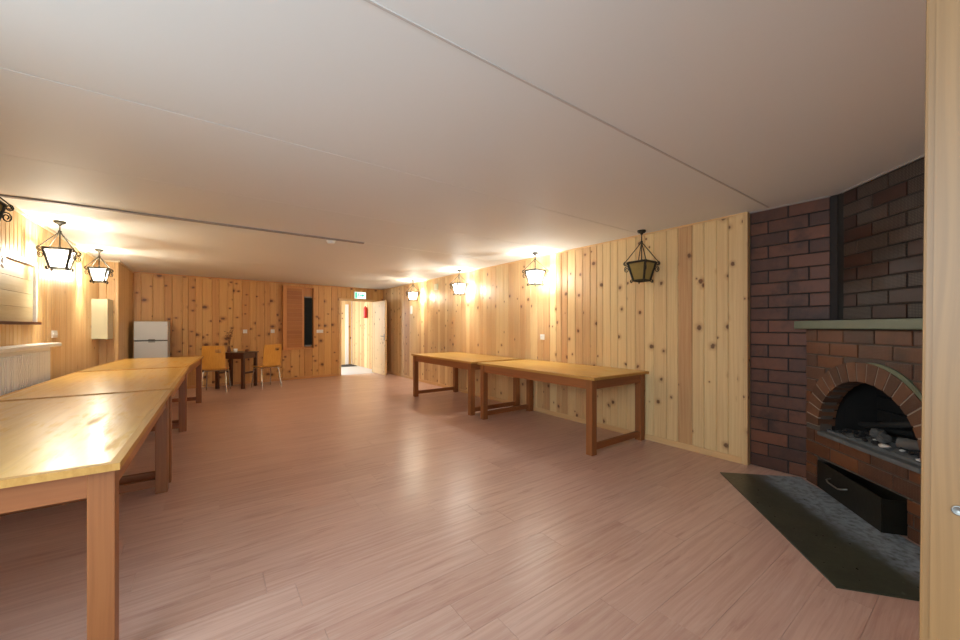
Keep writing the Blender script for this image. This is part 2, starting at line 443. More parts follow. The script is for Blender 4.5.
# ------------------------------------------------------------------ doorway, door, lobby
yb = yback(3.3)
mb = MB()
strip(mb, DX0-.055, DX0, -.1, .022, 0, DZ+.05); strip(mb, DX1, DX1+.055, -.1, .022, 0, DZ+.05); strip(mb, DX0, DX1, -.1, .022, DZ, DZ+.05)
struct(mb, 'trim_8', 'pine', 'wooden door frame at the far right corner', 'trim')
d = empty('door_1', (DX1-.005, yback(DX1)-.03, 0), math.radians(1.5), kind='structure', label='open wooden door swung back against the right wall', category='door')
W = .86; mb = MB()
mb.box(-.02, .02, -W, 0, .012, DZ-.01, .4, bev=.003)
mb.build('leaf', 'pine', d)
mb = MB()
for a, b_, c_, e in ((-W, -W+.10, .013, DZ-.011), (-.10, -.001, .013, DZ-.011), (-W+.1, -.1, .013, .16), (-W+.1, -.1, DZ-.13, DZ-.011)):
    mb.box(-.027, -.0205, a, b_, c_, e, .3)
mb.build('door_rail', 'pine', d)
mb = MB(); mb.box(-.034, -.028, -W+.03, -W+.07, .93, 1.10, bev=.002)
mb.tube([(-.03, -W+.05, 1.04), (-.075, -W+.05, 1.04), (-.08, -W+.07, 1.04), (-.08, -W+.16, 1.04)], .009)
mb.tube([(.02, -W+.05, 1.04), (.065, -W+.05, 1.04), (.07, -W+.07, 1.04), (.07, -W+.16, 1.04)], .009)
mb.build('door_handle', 'steel', d)

# lobby behind the doorway: right wall, far wall with a white casing, pale floor
LX0, LX1, LY1 = 1.6, 4.02, 13.1
mb = MB(); mb.box(LX0, LX1+.1, 10.45, LY1, -.1, -.002); mb.box(DX0, DX1, 10.2, 10.46, -.05, .003)
struct(mb, 'floor_lobby', 'tile', 'pale lobby floor seen through the far doorway', 'floor')
mb = MB(); boards(mb, (LX1, 10.40), (LX1, LY1), 0, ZC, .11, (-1, 0)); boards(mb, (LX0, LY1), (LX1, LY1), 0, ZC, .11, (0, -1))
struct(mb, 'wall_lobby', 'pine', 'pine wall of the lobby beyond the open door', 'wall')
mb = MB(); mb.box(LX0, LX1+.1, 10.42, LY1+.05, ZC, ZC+.05)
struct(mb, 'ceiling_lobby', 'ceiling', 'lobby ceiling beyond the open door', 'ceiling')
mb = MB(); mb.box(3.80, 3.90, LY1-.05, LY1-.001, 0, 2.05)
struct(mb, 'trim_9', 'white_paint', 'white upright door casing seen through the doorway', 'trim')
mb = MB(); mb.box(3.35, 3.97, 12.35, 13.0, -.002, .012, bev=.004)
mb.build('doormat', 'mat_dark', label='dark doormat on the lobby floor through the doorway', category='doormat')
mb = MB(); mb.lathe([(.0, 1.55), (.05, 1.56), (.055, 1.58), (.055, 1.84), (.04, 1.885), (.018, 1.90), (.018, 1.93), (.0, 1.932)], 16, (LX1-.07, 11.5, 0))
e = mb.build('fire_extinguisher', 'red', label='small red thing hung on the lobby wall through the doorway', category='extinguisher')

# ------------------------------------------------------------------ exit sign
sx = 3.36; sy = yback(sx)
e = empty('exit_sign', (sx, sy-.002, 2.14), math.atan(.105), label='lit green and white exit sign above the doorway', category='sign')
mb = MB(); mb.box(-.165, .165, -.045, 0, -.095, .095, bev=.006); mb.build('housing', 'white_plastic', e)
mb = MB(); mb.box(-.155, .155, -.049, -.0455, -.085, .085); mb.build('sign_face', 'sign_white', e)
mb = MB()
yy0, yy1 = -.052, -.0495
mb.prism([(-.145, -.075), (-.095, -.075), (-.095, .075), (-.145, .075)], 'y', yy0, yy1)                    # door
mb.prism([(-.02, -.012), (.05, -.012), (.05, -.04), (.13, .0), (.05, .04), (.05, .012), (-.02, .012)], 'y', yy0, yy1)  # arrow
cx = -.055
mb.prism([(cx+.014*math.cos(t*PI/5), .052+.014*math.sin(t*PI/5)) for t in range(10)], 'y', yy0, yy1)       # running figure
mb.prism([(cx-.016, .034), (cx+.014, .030), (cx+.006, -.012), (cx-.018, -.010)], 'y', yy0, yy1)
mb.prism([(cx+.006, -.010), (cx+.030, -.03), (cx+.018, -.066), (cx+.006, -.062), (cx+.014, -.034), (cx-.01, -.012)], 'y', yy0, yy1)
mb.prism([(cx-.016, -.010), (cx-.028, -.045), (cx-.034, -.045), (cx-.022, -.005)], 'y', yy0, yy1)
mb.prism([(cx+.012, .028), (cx+.034, .006), (cx+.028, .0), (cx+.008, .016)], 'y', yy0, yy1)
mb.build('pictogram', 'sign_green', e)

# ------------------------------------------------------------------ shutter cabinet with black panel
cx0 = 1.45
e = empty('shutter_cabinet', (cx0, yback(cx0)-.001, .735), math.atan(.105), label='tall wooden wall cabinet with a horizontally boarded shutter on the back wall', category='cabinet')
HT = 1.53
mb = MB(); mb.box(-.02, .70, -.012, 0, 0, HT); mb.box(-.02, 0, -.10, -.0121, 0, HT); mb.box(.68, .70, -.10, -.0121, 0, HT)
mb.box(0, .68, -.10, -.0121, 0, .02); mb.box(0, .68, -.10, -.0121, HT-.02, HT); mb.build('carcass', 'shutter_f', e)
sh = MB()
z = .05
while z < HT-.06:
    b_ = min(z+.105, HT-.05); sh.box(.06, .405, -.118, -.104, z+.002, b_-.002, random.random(), bev=.003); z = b_
o = sh.build('shutter', 'shutter_h', e)
mb = MB(); mb.box(-.02, .06, -.125, -.101, 0, HT); mb.box(.405, .45, -.125, -.101, 0, HT); mb.box(.06, .405, -.125, -.101, 0, .05); mb.box(.06, .405, -.125, -.101, HT-.05, HT)
mb.build('shutter_frame', 'shutter_f', e)
e = empty('black_panel', (cx0+.55, yback(cx0+.55)-.016, .80), math.atan(.105), label='narrow black upright panel with grey end caps beside the shutter', category='panel')
mb = MB(); mb.box(-.095, .095, -.09, 0, .035, 1.20, bev=.008); mb.build('body', 'black_panel', e)
for i, (a, b_) in enumerate(((0, .0345), (1.2005, 1.23))):
    mb = MB(); mb.box(-.075, .075, -.085, -.005, a, b_, bev=.004); mb.build('end_cap', 'steel', e)

# ------------------------------------------------------------------ wall fittings
def socket(loc, rz, n, label, grp='wall sockets'):
    e = empty('wall_socket', loc, rz, label=label, category='socket', group=grp)
    mb = MB(); mb.box(-.041*n, .041*n, -.012, 0, -.041, .041, bev=.003); mb.build('plate', 'white_plastic', e)
    for i in range(n):
        c = -.041*(n-1)+.082*i
        mb = MB(xf=lambda p, c=c: Vector((c+p.x, -p.z-.0125, p.y)))
        mb.lathe([(.024, -.0), (.026, .004), (.019, .0042), (.018, .001), (.0, .001)], 18); mb.build('outlet', 'white_plastic', e)
ra = math.atan(.105)
socket((.68, yback(.68), 1.18), ra, 1, 'white single socket above the small dark table on the back wall')
socket((1.235, yback(1.235), 1.18), ra, 1, 'white single socket left of the shutter cabinet')
socket((2.31, yback(2.31), 1.17), ra, 2, 'white double socket between the black panel and the doorway')
socket((XR, 4.0, 1.13), PI/2+PI, 1, 'white single socket on the right wall above the tables')
socket((XL, 6.22, 1.20), PI/2, 2, 'white double socket on the left wall past the radiator')
mb = MB(); mb.box(XR-.03, XR+.001, 7.14, 7.28, 2.09, 2.22, bev=.006)
mb.build('junction_box', 'cream_metal', label='small square pale box high on the right wall between lanterns', category='box')
mb = MB(); mb.box(XR-.015, XR, 8.42, 8.52, 1.60, 1.80, bev=.003)
mb.build('wall_plate', 'white_plastic', label='small pale upright plate on the right wall below the farthest lantern', category='plate')
e = empty('smoke_detector', (1.22, 4.80, ZC), 0, label='round white smoke detector on the middle of the ceiling', category='detector')
mb = MB(); mb.lathe([(.055, 0), (.055, -.015), (.052, -.018)], 24); mb.build('base', 'white_plastic', e)
mb = MB(); mb.lathe([(.046, -.0185), (.048, -.03), (.036, -.046), (.0, -.048)], 24); mb.build('cover', 'white_plastic', e)

# fuse box on the left wall in the boxed corner
e = empty('fuse_box', (XL-.001, 7.90, 1.10), 0, label='cream metal fuse box on the left wall under the second lit lantern', category='fuse box')
mb = MB(); mb.box(0, .15, 0, .40, 0, .60, bev=.004); mb.build('body', 'cream_metal', e)
mb = MB(); mb.box(.1505, .175, -.006, .406, -.006, .606, bev=.004); mb.build('door', 'cream_metal', e)

# boarded window, star, radiator, shelf on the left wall
e = empty('window_1', (XL, 5.58, 1.33), 0, kind='structure', label='boarded-up window with a white frame on the left wall', category='window')
L, HH = 2.3, .58
mb = MB()
mb.box(0, .035, -L, 0, HH-.035, HH); mb.box(0, .035, -.035, 0, 0, HH-.0351); mb.box(0, .035, -L, -L+.035, 0, HH-.0351)
mb.build('window_frame', 'white_paint', e)
mb = MB(); z = .0
for i in range(4):
    mb.box(.001, .014, -L+.036, -.036, z+.001, z+.131, random.random(), bev=.003); z += .132
mb.build('window_board', 'bleached', e)
mb = MB(); mb.box(0, .06, -L-.01, .01, -.028, -.001, bev=.003); mb.build('window_sill', 'dark_wood', e)
st = []
for i in range(10):
    a = PI/2+i*PI/5; r_ = .085 if i % 2 == 0 else .036; st.append((r_*math.cos(a), r_*math.sin(a)))
mb = MB(); n = 10
inn = [(x*.66, y*.66) for x, y in st]
for i in range(n):
    j = (i+1) % n
    mb.prism([st[i], st[j], inn[j], inn[i]], 'x', -.006, .006, .5)
o = mb.build('star_ornament', 'white_paint', label='white star outline hanging on the boarded window at the left edge', category='ornament')
o.location = (XL+.047, 4.72, 1.83)

e = empty('radiator', (XL+.0015, 5.58, .14), 0, label='long white panel radiator under the boarded window', category='radiator')
mb = MB(); mb.box(.085, .12, -2.2, 0, 0, .935, bev=.004)
k_ = -2.17
while k_ < -.02:
    mb.box(.1202, .127, k_, k_+.028, .03, .905, .5, bev=.0025); k_ += .044
mb.build('panel', 'white_paint', e)
mb = MB(); mb.box(.03, .0845, -2.19, -.01, .02, .88); mb.build('fin_core', 'white_paint', e)
for yy in (-1.9, -.3):
    mb = MB(); mb.box(.04, .075, yy-.02, yy+.02, -.14, .0195); mb.build('foot', 'white_paint', e)
for yy in (-1.9, -.3):
    mb = MB(); mb.box(.0, .0295, yy-.03, yy+.03, .1, .8); mb.build('bracket', 'white_paint', e)
mb = MB(); mb.box(XL+.0005, XL+.165, 3.1, 5.74, 1.082, 1.118, bev=.006)
mb.build('radiator_shelf', 'white_paint', label='white shelf board along the wall above the radiator', category='shelf')

# ------------------------------------------------------------------ long tables
def table(name, loc, rz, L, Wd, label, grp):
    """origin: middle of the footprint; long axis y"""
    e = empty(name, loc, rz, label=label, category='table', group=grp)
    hx, hy, T = Wd/2, L/2, .78
    mb = MB(); eb = MB(); n = 5
    for i in range(n):
        a = -hx+.03+(Wd-.06)*i/n; b_ = -hx+.03+(Wd-.06)*(i+1)/n
        mb.box(a, b_, -hy+.03, hy-.03, T-.024, T, .3+.5*random.random())
    for (a, b_, c_, d_) in ((-hx, -hx+.03, -hy, hy), (hx-.03, hx, -hy, hy), (-hx+.03, hx-.03, -hy, -hy+.03), (-hx+.03, hx-.03, hy-.03, hy)):
        eb.box(a, b_, c_, d_, T-.026, T+.0005, .6)
    mb.build('table_top', 'table_top', e); eb.build('edge_band', 'table_edge', e)
    g = .075; i0 = .02
    for sx in (-1, 1):
        for sy in (-1, 1):
            x0, x1 = sorted((sx*(hx-i0), sx*(hx-i0-g))); y0, y1 = sorted((sy*(hy-i0-.02), sy*(hy-i0-.02-g)))
            mb = MB(); mb.box(x0, x1, y0, y1, 0, T-.0265, bev=.004); mb.build('leg', 'table_leg', e)
    for sx in (-1, 1):
        x0, x1 = sorted((sx*(hx-i0-.012), sx*(hx-i0-.042)))
        mb = MB(); mb.box(x0, x1, -hy+i0+.02+g, hy-i0-.02-g, T-.125, T-.0265, bev=.002); mb.build('apron', 'table_rail_y', e)
    for sy in (-1, 1):
        y0, y1 = sorted((sy*(hy-i0-.032), sy*(hy-i0-.062)))
        mb = MB(); mb.box(-hx+i0+g, hx-i0-g, y0, y1, T-.125, T-.0265, bev=.002); mb.build('apron', 'table_rail_x', e)
        y0, y1 = sorted((sy*(hy-i0-.035), sy*(hy-i0-.075)))
        mb = MB(); mb.box(-hx+i0+g, hx-i0-g, y0, y1, .045, .105, bev=.003); mb.build('stretcher', 'table_rail_x', e)
    return e
G1 = 'long tables in a row on the left'; G2 = 'long tables against the right wall'
def rot(px, py, rz, ox, oy):   # centre of a table from its front right corner
    c, s_ = math.cos(rz), math.sin(rz); return (px-(ox*c-oy*s_), py-(ox*s_+oy*c), 0)
rz = math.radians(-.9)
t1 = table('long_table', rot(-.262, 1.90, rz, .5, -1.0), rz, 2.0, 1.0, 'varnished long table nearest the camera at the left edge', G1)
rz = math.radians(-1.0)
dup(t1, rot(-.225, 3.955, rz, .5, -1.0), rz, label='middle varnished long table of the row beside the radiator')
rz = math.radians(-4.2)
dup(t1, rot(-.205, 6.0, rz, .5, -1.0), rz, label='farthest long table of the left row, pointing at the fridge')
t4 = table('long_table', (3.545, 3.30, 0), 0, 1.96, .98, 'long wooden table against the right wall nearer the fireplace', G2)
dup(t4, (3.535, 5.40, 0), 0, label='long wooden table against the right wall nearer the open door')

# ------------------------------------------------------------------ fridge
fx0, fx1, fy0 = -1.09, -.61, 9.20
e = empty('fridge', (fx0, fy0, 0), 0, label='small grey two-door fridge in the far left corner', category='fridge')
Wf = fx1-fx0
mb = MB(); mb.box(0, Wf, .045, .50, .03, 1.385, bev=.008); mb.build('body', 'fridge', e)
for nm, a, b_ in (('fridge_door', .05, 1.015), ('freezer_door', 1.035, 1.383)):
    mb = MB(); mb.box(.002, Wf-.002, 0, .04, a, b_, bev=.01); o = mb.build(nm, 'fridge', e)
    hz = b_-.012 if nm == 'fridge_door' else a+.012
    mb = MB(); mb.box(Wf*.42, Wf*.62, -.012, -.0005, hz-.008, hz+.008, bev=.003); mb.build('handle', 'grey_seal', o)
mb = MB(); mb.box(.006, Wf-.006, .0405, .0445, .05, 1.38); mb.build('seal', 'grey_seal', e)
for a in (.04, Wf-.04):
    for b_ in (.09, .45):
        mb = MB(); mb.lathe([(.018, 0), (.018, .03)], 12, (a, b_, 0)); mb.build('foot', 'black', e)

# ------------------------------------------------------------------ small dark table, set cornerwise
tz = math.radians(-38.0)
tc = (.50, 9.50)
e = empty('side_table', (tc[0], tc[1], 0), tz, label='small dark brown table set cornerwise against the back wall', category='table')
a, b_ = .32, .25
mb = MB(); mb.box(-a, a, -b_, b_, .725, .75, bev=.005); mb.build('table_top', 'dark_wood', e)
for sx in (-1, 1):
    for sy in (-1, 1):
        x0, x1 = sorted((sx*(a-.02), sx*(a-.075))); y0, y1 = sorted((sy*(b_-.02), sy*(b_-.075)))
        mb = MB(); mb.box(x0, x1, y0, y1, 0, .7245, bev=.003); mb.build('leg', 'dark_wood', e)
for sx in (-1, 1):
    mb = MB(); x0, x1 = sorted((sx*(a-.03), sx*(a-.05))); mb.box(x0, x1, -b_+.075, b_-.075, .62, .7245); mb.build('apron', 'dark_wood', e)
    mb = MB(); y0, y1 = sorted((sx*(b_-.03), sx*(b_-.05))); mb.box(-a+.075, a-.075, y0, y1, .62, .7245); mb.build('apron', 'dark_wood', e)
    mb = MB(); x0, x1 = sorted((sx*(a-.035), sx*(a-.06))); mb.box(x0, x1, -b_+.075, b_-.075, .30, .34); mb.build('stretcher', 'dark_wood', e)

# things on it
T = .75
mb = MB(); mb.lathe([(.022, 0), (.036, .012), (.040, .075), (.038, .075), (.033, .014), (.0, .012)], 20, (.47, 9.40, T))
o = mb.build('cup', 'ceramic', label='white cup on the small dark table', category='cup')
e = empty('twig_vase', (.36, 9.46, T), 0, label='slim brown vase with dry twigs on the small dark table', category='vase')
mb = MB(); mb.lathe([(.028, 0), (.034, .03), (.022, .09), (.014, .12), (.017, .13), (.010, .13)], 18); mb.build('vase', 'clay', e)
mb = MB(); rr = random.Random(4)
for i in range(7):
    a = rr.uniform(0, 2*PI); sp = rr.uniform(.04, .13); h = rr.uniform(.28, .42)
    pts = [(0, 0, .10), (sp*.3*math.cos(a), sp*.3*math.sin(a), .10+h*.45), (sp*math.cos(a), sp*math.sin(a), .10+h)]
    mb.tube(pts, [.003, .0025, .0015], 5)
    for j in range(5):
        t = .5+.1*j; c = Vector(pts[1]).lerp(Vector(pts[2]), (j+1)/5)
        q = Vector((rr.uniform(-.04, .04), rr.uniform(-.04, .04), rr.uniform(0, .04)))
        mb.tube([c, c+q], [.0016, .006], 5)
mb.build('twigs', 'twig', e)
mb = MB(); mb.lathe([(.03, 0), (.038, .02), (.034, .05), (.026, .05), (.028, .02), (.0, .015)], 18, (.68, 9.48, T))
mb.build('pot', 'clay', label='small brown pot at the right of the small dark table', category='pot')

# ------------------------------------------------------------------ plywood chairs: one bent shell, four tubular legs
def chair(loc, rz, label):
    e = empty('plywood_chair', loc, rz, label=label, category='chair', group='bent plywood chairs at the small table')
    # profile in (y,z): seat front at +y, back at -y
    prof = []
    for y_, z_ in ((.22, .435), (.20, .45), (.10, .452), (-.02, .444), (-.10, .44), (-.155, .447), (-.185, .475), (-.20, .52), (-.213, .60), (-.226, .70), (-.238, .785), (-.246, .845), (-.256, .915)):
        prof.append((y_, z_))
    nx = 12; hw = .19; mb = MB(); th = .012
    def outer(i, u):
        y_, z_ = prof[i]; f = i/(len(prof)-1)
        w_ = hw*(1.0 if i not in (0, len(prof)-1) else .93)
        x_ = u*w_
        y2 = y_ + (.025*(u*u) if z_ > .5 else 0)
        z2 = z_ + (.012*(u*u-.3) if z_ < .46 else 0)
        return Vector((x_, y2, z2))
    hole = lambda i, j: (i == 10) and j in (7, 8, 9)
    nP = len(prof)
    V = []
    for k2 in (0, 1):
        for i in range(nP):
            a = Vector(prof[max(i-1, 0)]); b2 = Vector(prof[min(i+1, nP-1)]); tt = (b2-a).normalized(); nn = Vector((0, -tt.y, tt.x)) if False else Vector((0, tt.y, -tt.x))
            for j in range(nx+1):
                u = -1+2*j/nx
                V.append(outer(i, u)+nn*(th*k2*-1))
    F = []; off = nP*(nx+1)
    idx = lambda k2, i, j: k2*off+i*(nx+1)+j
    filled = lambda i, j: 0 <= i < nP-1 and 0 <= j < nx and not hole(i, j)
    for i in range(nP-1):
        for j in range(nx):
            if not filled(i, j): continue
            F.append((idx(0,i,j), idx(0,i,j+1), idx(0,i+1,j+1), idx(0,i+1,j)))
            F.append((idx(1,i,j), idx(1,i+1,j), idx(1,i+1,j+1), idx(1,i,j+1)))
            for (di, dj, p, q) in ((-1,0,(i,j),(i,j+1)), (1,0,(i+1,j),(i+1,j+1)), (0,-1,(i,j),(i+1,j)), (0,1,(i,j+1),(i+1,j+1))):
                if not filled(i+di, j+dj):
                    F.append((idx(0,*p), idx(0,*q), idx(1,*q), idx(1,*p)))
    mb.add(V, F, .5)
    mb.build('shell', 'plywood', e)
    mb = MB()
    for sy in (.13, -.10): mb.tube([(-.17, sy, .418), (.17, sy, .418)], .010)
    mb.build('seat_frame', 'chrome', e)
    for sx in (-1, 1):
        mb = MB(); mb.tube([(sx*.17, .13, .418), (sx*.185, .16, .39), (sx*.205, .205, 0)], .011); mb.build('leg', 'chrome', e)
        mb = MB(); mb.tube([(sx*.17, -.10, .418), (sx*.185, -.13, .39), (sx*.205, -.20, 0)], .011); mb.build('leg', 'chrome', e)
    return e
c1 = chair((.135, 9.15, 0), math.radians(-12), 'light plywood chair on the left of the small dark table, back to the camera')
dup(c1, (1.02, 9.20, 0), math.radians(24), label='light plywood chair on the right of the small dark table')

# ------------------------------------------------------------------ lanterns
def lantern(loc, drop, lit, warm, label, sc=1.0):
    e = empty('hanging_lantern', loc, 0, label=label, category='lantern', group='wrought iron lanterns')
    rim = -drop; bot = rim-.215*sc; ha, hb = .112*sc, .066*sc; col = rim*.36
    mb = MB(); mb.lathe([(.0, 0), (.044, 0), (.046, -.012), (.036, -.026), (.018, -.032), (.012, -.045), (.0, -.045)], 22); mb.build('canopy', 'iron', e)
    mb = MB(); mb.tube([(0, 0, -.04), (0, 0, rim+.03)], .0055); mb.lathe([(.006, -.014), (.013, -.007), (.014, 0), (.013, .007), (.006, .014)], 12, (0, 0, col))
    mb.build('stem', 'iron', e)
    for sx in (-1, 1):
        for sy in (-1, 1):
            mb = MB(); mb.tube([(0, 0, col), (sx*(ha+.016), sy*(ha+.016), rim+.010)], .0046, 6); mb.build('hanger_rod', 'iron', e)
    mb = MB()     # frame: rims and corner bars
    C = [(-1,-1), (1,-1), (1,1), (-1,1)]
    for i in range(4):
        a, b_ = C[i], C[(i+1) % 4]
        mb.tube([(a[0]*ha, a[1]*ha, rim), (b_[0]*ha, b_[1]*ha, rim)], .012, 6)
        mb.tube([(a[0]*hb, a[1]*hb, bot), (b_[0]*hb, b_[1]*hb, bot)], .010, 6)
        mb.tube([(a[0]*ha, a[1]*ha, rim), (a[0]*hb, a[1]*hb, bot)], .0125, 6)
    mb.tube([(-ha, 0, rim), (ha, 0, rim)], .004, 6); mb.tube([(0, -ha, rim), (0, ha, rim)], .004, 6)
    mb.tube([(0, 0, rim+.035), (0, 0, rim-.03)], .011, 8)
    mb.build('frame', 'iron', e)
    for i in range(4):
        a, b_ = C[i], C[(i+1) % 4]; k2 = .975
        mb = MB(); q = [(a[0]*ha*k2, a[1]*ha*k2, rim-.006), (b_[0]*ha*k2, b_[1]*ha*k2, rim-.006), (b_[0]*hb*k2, b_[1]*hb*k2, bot+.006), (a[0]*hb*k2, a[1]*hb*k2, bot+.006)]
        mb.add(q, [(0, 1, 2, 3)], .5); mb.build('pane', 'pane_lit' if lit else 'pane_unlit', e)
    for (sx, sy) in C:     # curled ironwork at each corner
        dv = Vector((sx, sy, 0)).normalized(); c0 = Vector((sx*ha, sy*ha, rim)); c1_ = Vector((sx*hb, sy*hb, bot))
        mb = MB()
        pts = []
        for t in range(15):
            a = t/14*1.6*2*PI; r_ = .024*(1-t/20)
            pts.append(c0+dv*(.022+r_*math.sin(a))*1.0+Vector((0, 0, .012-.024+r_*math.cos(a))))
        mb.tube(pts, .0046, 5); mb.build('scroll', 'iron', e); mb = MB()
        pts = []
        mid = c0.lerp(c1_, .38)
        for t in range(17):
            a = t/16*1.7*2*PI; r_ = .030*(1-t/22)
            pts.append(mid+dv*(.034-r_*math.cos(a))+Vector((0, 0, r_*math.sin(a)*1.3)))
        mb.tube(pts, .0044, 5); mb.build('scroll', 'iron', e); mb = MB()
        pts = []
        for t in range(13):
            a = -PI/2+t/12*1.4*2*PI; r_ = .019*(1-t/18)
            pts.append(c1_+dv*(.016+r_*math.cos(a))+Vector((0, 0, -.004+r_*math.sin(a))))
        mb.tube(pts, .0046, 5)
        mb.build('scroll', 'iron', e)
    mb = MB(); zb = rim-.11
    mb.lathe([(.0, zb-.036), (.018, zb-.032), (.030, zb-.012), (.030, zb+.008), (.020, zb+.03), (.0135, zb+.05), (.0, zb+.051)], 16)
    o = mb.build('bulb', ('bulb_warm' if warm else 'bulb_neutral') if lit else 'bulb_off', e)
    return e
lantern((3.885, 2.32, ZC), .355, False, False, 'unlit iron lantern with amber glass on the right, nearest the fireplace', .93)
lantern((3.80, 3.90, ZC), .260, True, False, 'lit lantern with clear hanging rods, second from the fireplace on the right', .90)
lantern((3.80, 5.91, ZC), .260, True, False, 'lit lantern on the right, third from the fireplace, beside the small pale box', .88)
lantern((3.80, 7.86, ZC), .270, True, True, 'small lit lantern on the right nearest the open door', .82)
lantern((-1.235, 3.87, ZC), .235, False, True, 'lantern cut by the left edge, only its curled ironwork showing', 1.0)
lantern((-1.21, 5.56, ZC), .290, True, True, 'large lit lantern on the left just past the boarded window', .86)
lantern((-1.21, 7.26, ZC), .265, True, True, 'lit lantern on the left above the cream fuse box', .82)

# ------------------------------------------------------------------ fireplace corner
FO = Vector((4.05, .95, 0)); FD = Vector((-.70711, -.70711, 0)); FN = Vector((-.70711, .70711, 0))
def FX(p): return FO+FD*p.x+FN*p.y+Vector((0, 0, p.z))     # (s along, n out, z)
BH, BL = .10, .262
def course(mb, s0, s1, z0, z1, n, shift, thick=.06, gap=.010, cut=None, hrow=BH, L=BL):
    z = z0; row = 0
    while z < z1-.02:
        zt = min(z+hrow, z1); x = s0-L+(shift if row % 2 else 0)
        while x < s1-1e-4:
            a, b_ = max(x, s0), min(x+L, s1)
            segs = [(a, b_)]
            if cut:
                lo_hi = cut((z+zt)/2)
                if lo_hi:
                    lo, hi = lo_hi; segs = []
                    if a < lo: segs.append((a, min(b_, lo)))
                    if b_ > hi: segs.append((max(a, hi), b_))
            r = random.random()
            for a2, b2 in segs:
                if b2-a2 > .025:
                    mb.box(a2+gap/2, b2-gap/2, n-thick, n+random.uniform(-.002, .002), z+gap/2, zt-gap/2, r, bev=.004)
            x += L
        z = zt; row += 1

# brick wall on the right between the pine and the fireplace
WX = lambda p: Vector((4.10-p.y, 1.365-p.x, p.z))
mb = MB(WX); course(mb, 0, .56, 0, ZC, 0, .14, hrow=.1118, L=.285)
wb = mb.build('wall_brick', 'brick_red', kind='structure', label='red brick wall strip between the pine boards and the fireplace', category='wall')
mb = MB(WX); mb.box(0, .60, -.12, -.006, 0, ZC); mb.build('mortar', 'mortar_dark', wb)
# black strip standing in the gap beside the chimney breast
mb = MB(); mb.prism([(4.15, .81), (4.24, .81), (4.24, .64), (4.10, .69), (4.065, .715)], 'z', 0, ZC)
mb.build('wall_recess', 'black', kind='structure', label='black upright strip in the gap beside the chimney breast', category='wall')
# outer walls that close the corner behind the fireplace
mb = MB(); mb.box(4.26, 4.34, -.124, 1.40, 0, ZC)
mb.build('wall_side', 'pine', kind='structure', label='outer wall behind the fireplace corner', category='wall')
mb = MB(); mb.box(.80, 4.34, -.32, -.125, 0, ZC)
mb.build('wall_front', 'pine', kind='structure', label='wall with the doorway the camera looks through', category='wall')

fp = empty('fireplace', tuple(FO), 0, label='corner brick fireplace with an arched opening and sooty chimney breast', category='fireplace')
fp_inv = -FO
def FL(p): return FX(p)-FO      # local to the fireplace empty
SE = 1.50; CS, ZS, RI, RO = .565, .49, .41, .545
LEDGE = .455; SL0, SL1, SZ = .13, .875, .243
# body bricks, leaving the arch and the ash slot
def cut(z):
    if z < SZ: return (SL0, SL1)
    if z < ZS: return (CS-RI, CS+RI) if z > LEDGE else None
    if z-ZS < RO: h = math.sqrt(RO*RO-(z-ZS)**2); return (CS-h, CS+h)
    return None
mb = MB(FL)
course(mb, 0, SE, 0, .243, 0, .13, cut=cut, hrow=.0815)
course(mb, 0, SE, .248, LEDGE, 0, .10, cut=cut, hrow=.1035)
course(mb, 0, SE, LEDGE, 1.262, 0, .13, cut=cut, hrow=.1009)
body = mb.build('brick_face', 'brick_body', fp)
# mortar backing: strips around the openings
mb = MB(FL); n0, n1 = -.09, -.007
mb.box(0, SL0, n0, n1, 0, SZ); mb.box(SL1, SE, n0, n1, 0, SZ); mb.box(0, SE, n0, n1, SZ, LEDGE-.006)
mb.box(0, CS-RI, n0, n1, LEDGE-.006, ZS); mb.box(CS+RI, SE, n0, n1, LEDGE-.006, ZS)
NA = 24
for i in range(NA):
    a0, a1 = PI*i/NA, PI*(i+1)/NA
    p0 = (CS-RI*math.cos(a0), ZS+RI*math.sin(a0)); p1 = (CS-RI*math.cos(a1), ZS+RI*math.sin(a1))
    mb.prism([p0, p1, (p1[0], 1.262), (p0[0], 1.262)], 'y', n0, n1)
mb.box(0, CS-RI, n0, n1, ZS, 1.262); mb.box(CS+RI, SE, n0, n1, ZS, 1.262)
mb.build('mortar', 'mortar', fp)
# arch of wedge bricks
mb = MB(FL); NV = 19; g = .010
for i in range(NV):
    a0, a1 = PI*i/NV, PI*(i+1)/NV
    di, do = g/2/RI, g/2/RO
    q = [(CS-RI*math.cos(a0+di), ZS+RI*math.sin(a0+di)), (CS-RI*math.cos(a1-di), ZS+RI*math.sin(a1-di)), (CS-RO*math.cos(a1-do), ZS+RO*math.sin(a1-do)), (CS-RO*math.cos(a0+do), ZS+RO*math.sin(a0+do))]
    mb.prism(q, 'y', -.11, .012)
mb.build('arch', 'brick_arch', fp)
mb = MB(FL)      # pale mortar between the wedges
for i in range(NA):
    a0, a1 = PI*i/NA, PI*(i+1)/NA
    q = [(CS-(RI+.004)*math.cos(a0), ZS+(RI+.004)*math.sin(a0)), (CS-(RI+.004)*math.cos(a1), ZS+(RI+.004)*math.sin(a1)), (CS-(RO-.003)*math.cos(a1), ZS+(RO-.003)*math.sin(a1)), (CS-(RO-.003)*math.cos(a0), ZS+(RO-.003)*math.sin(a0))]
    mb.prism(q, 'y', -.08, .008)
mb.build('arch_mortar', 'mortar_pale', fp)
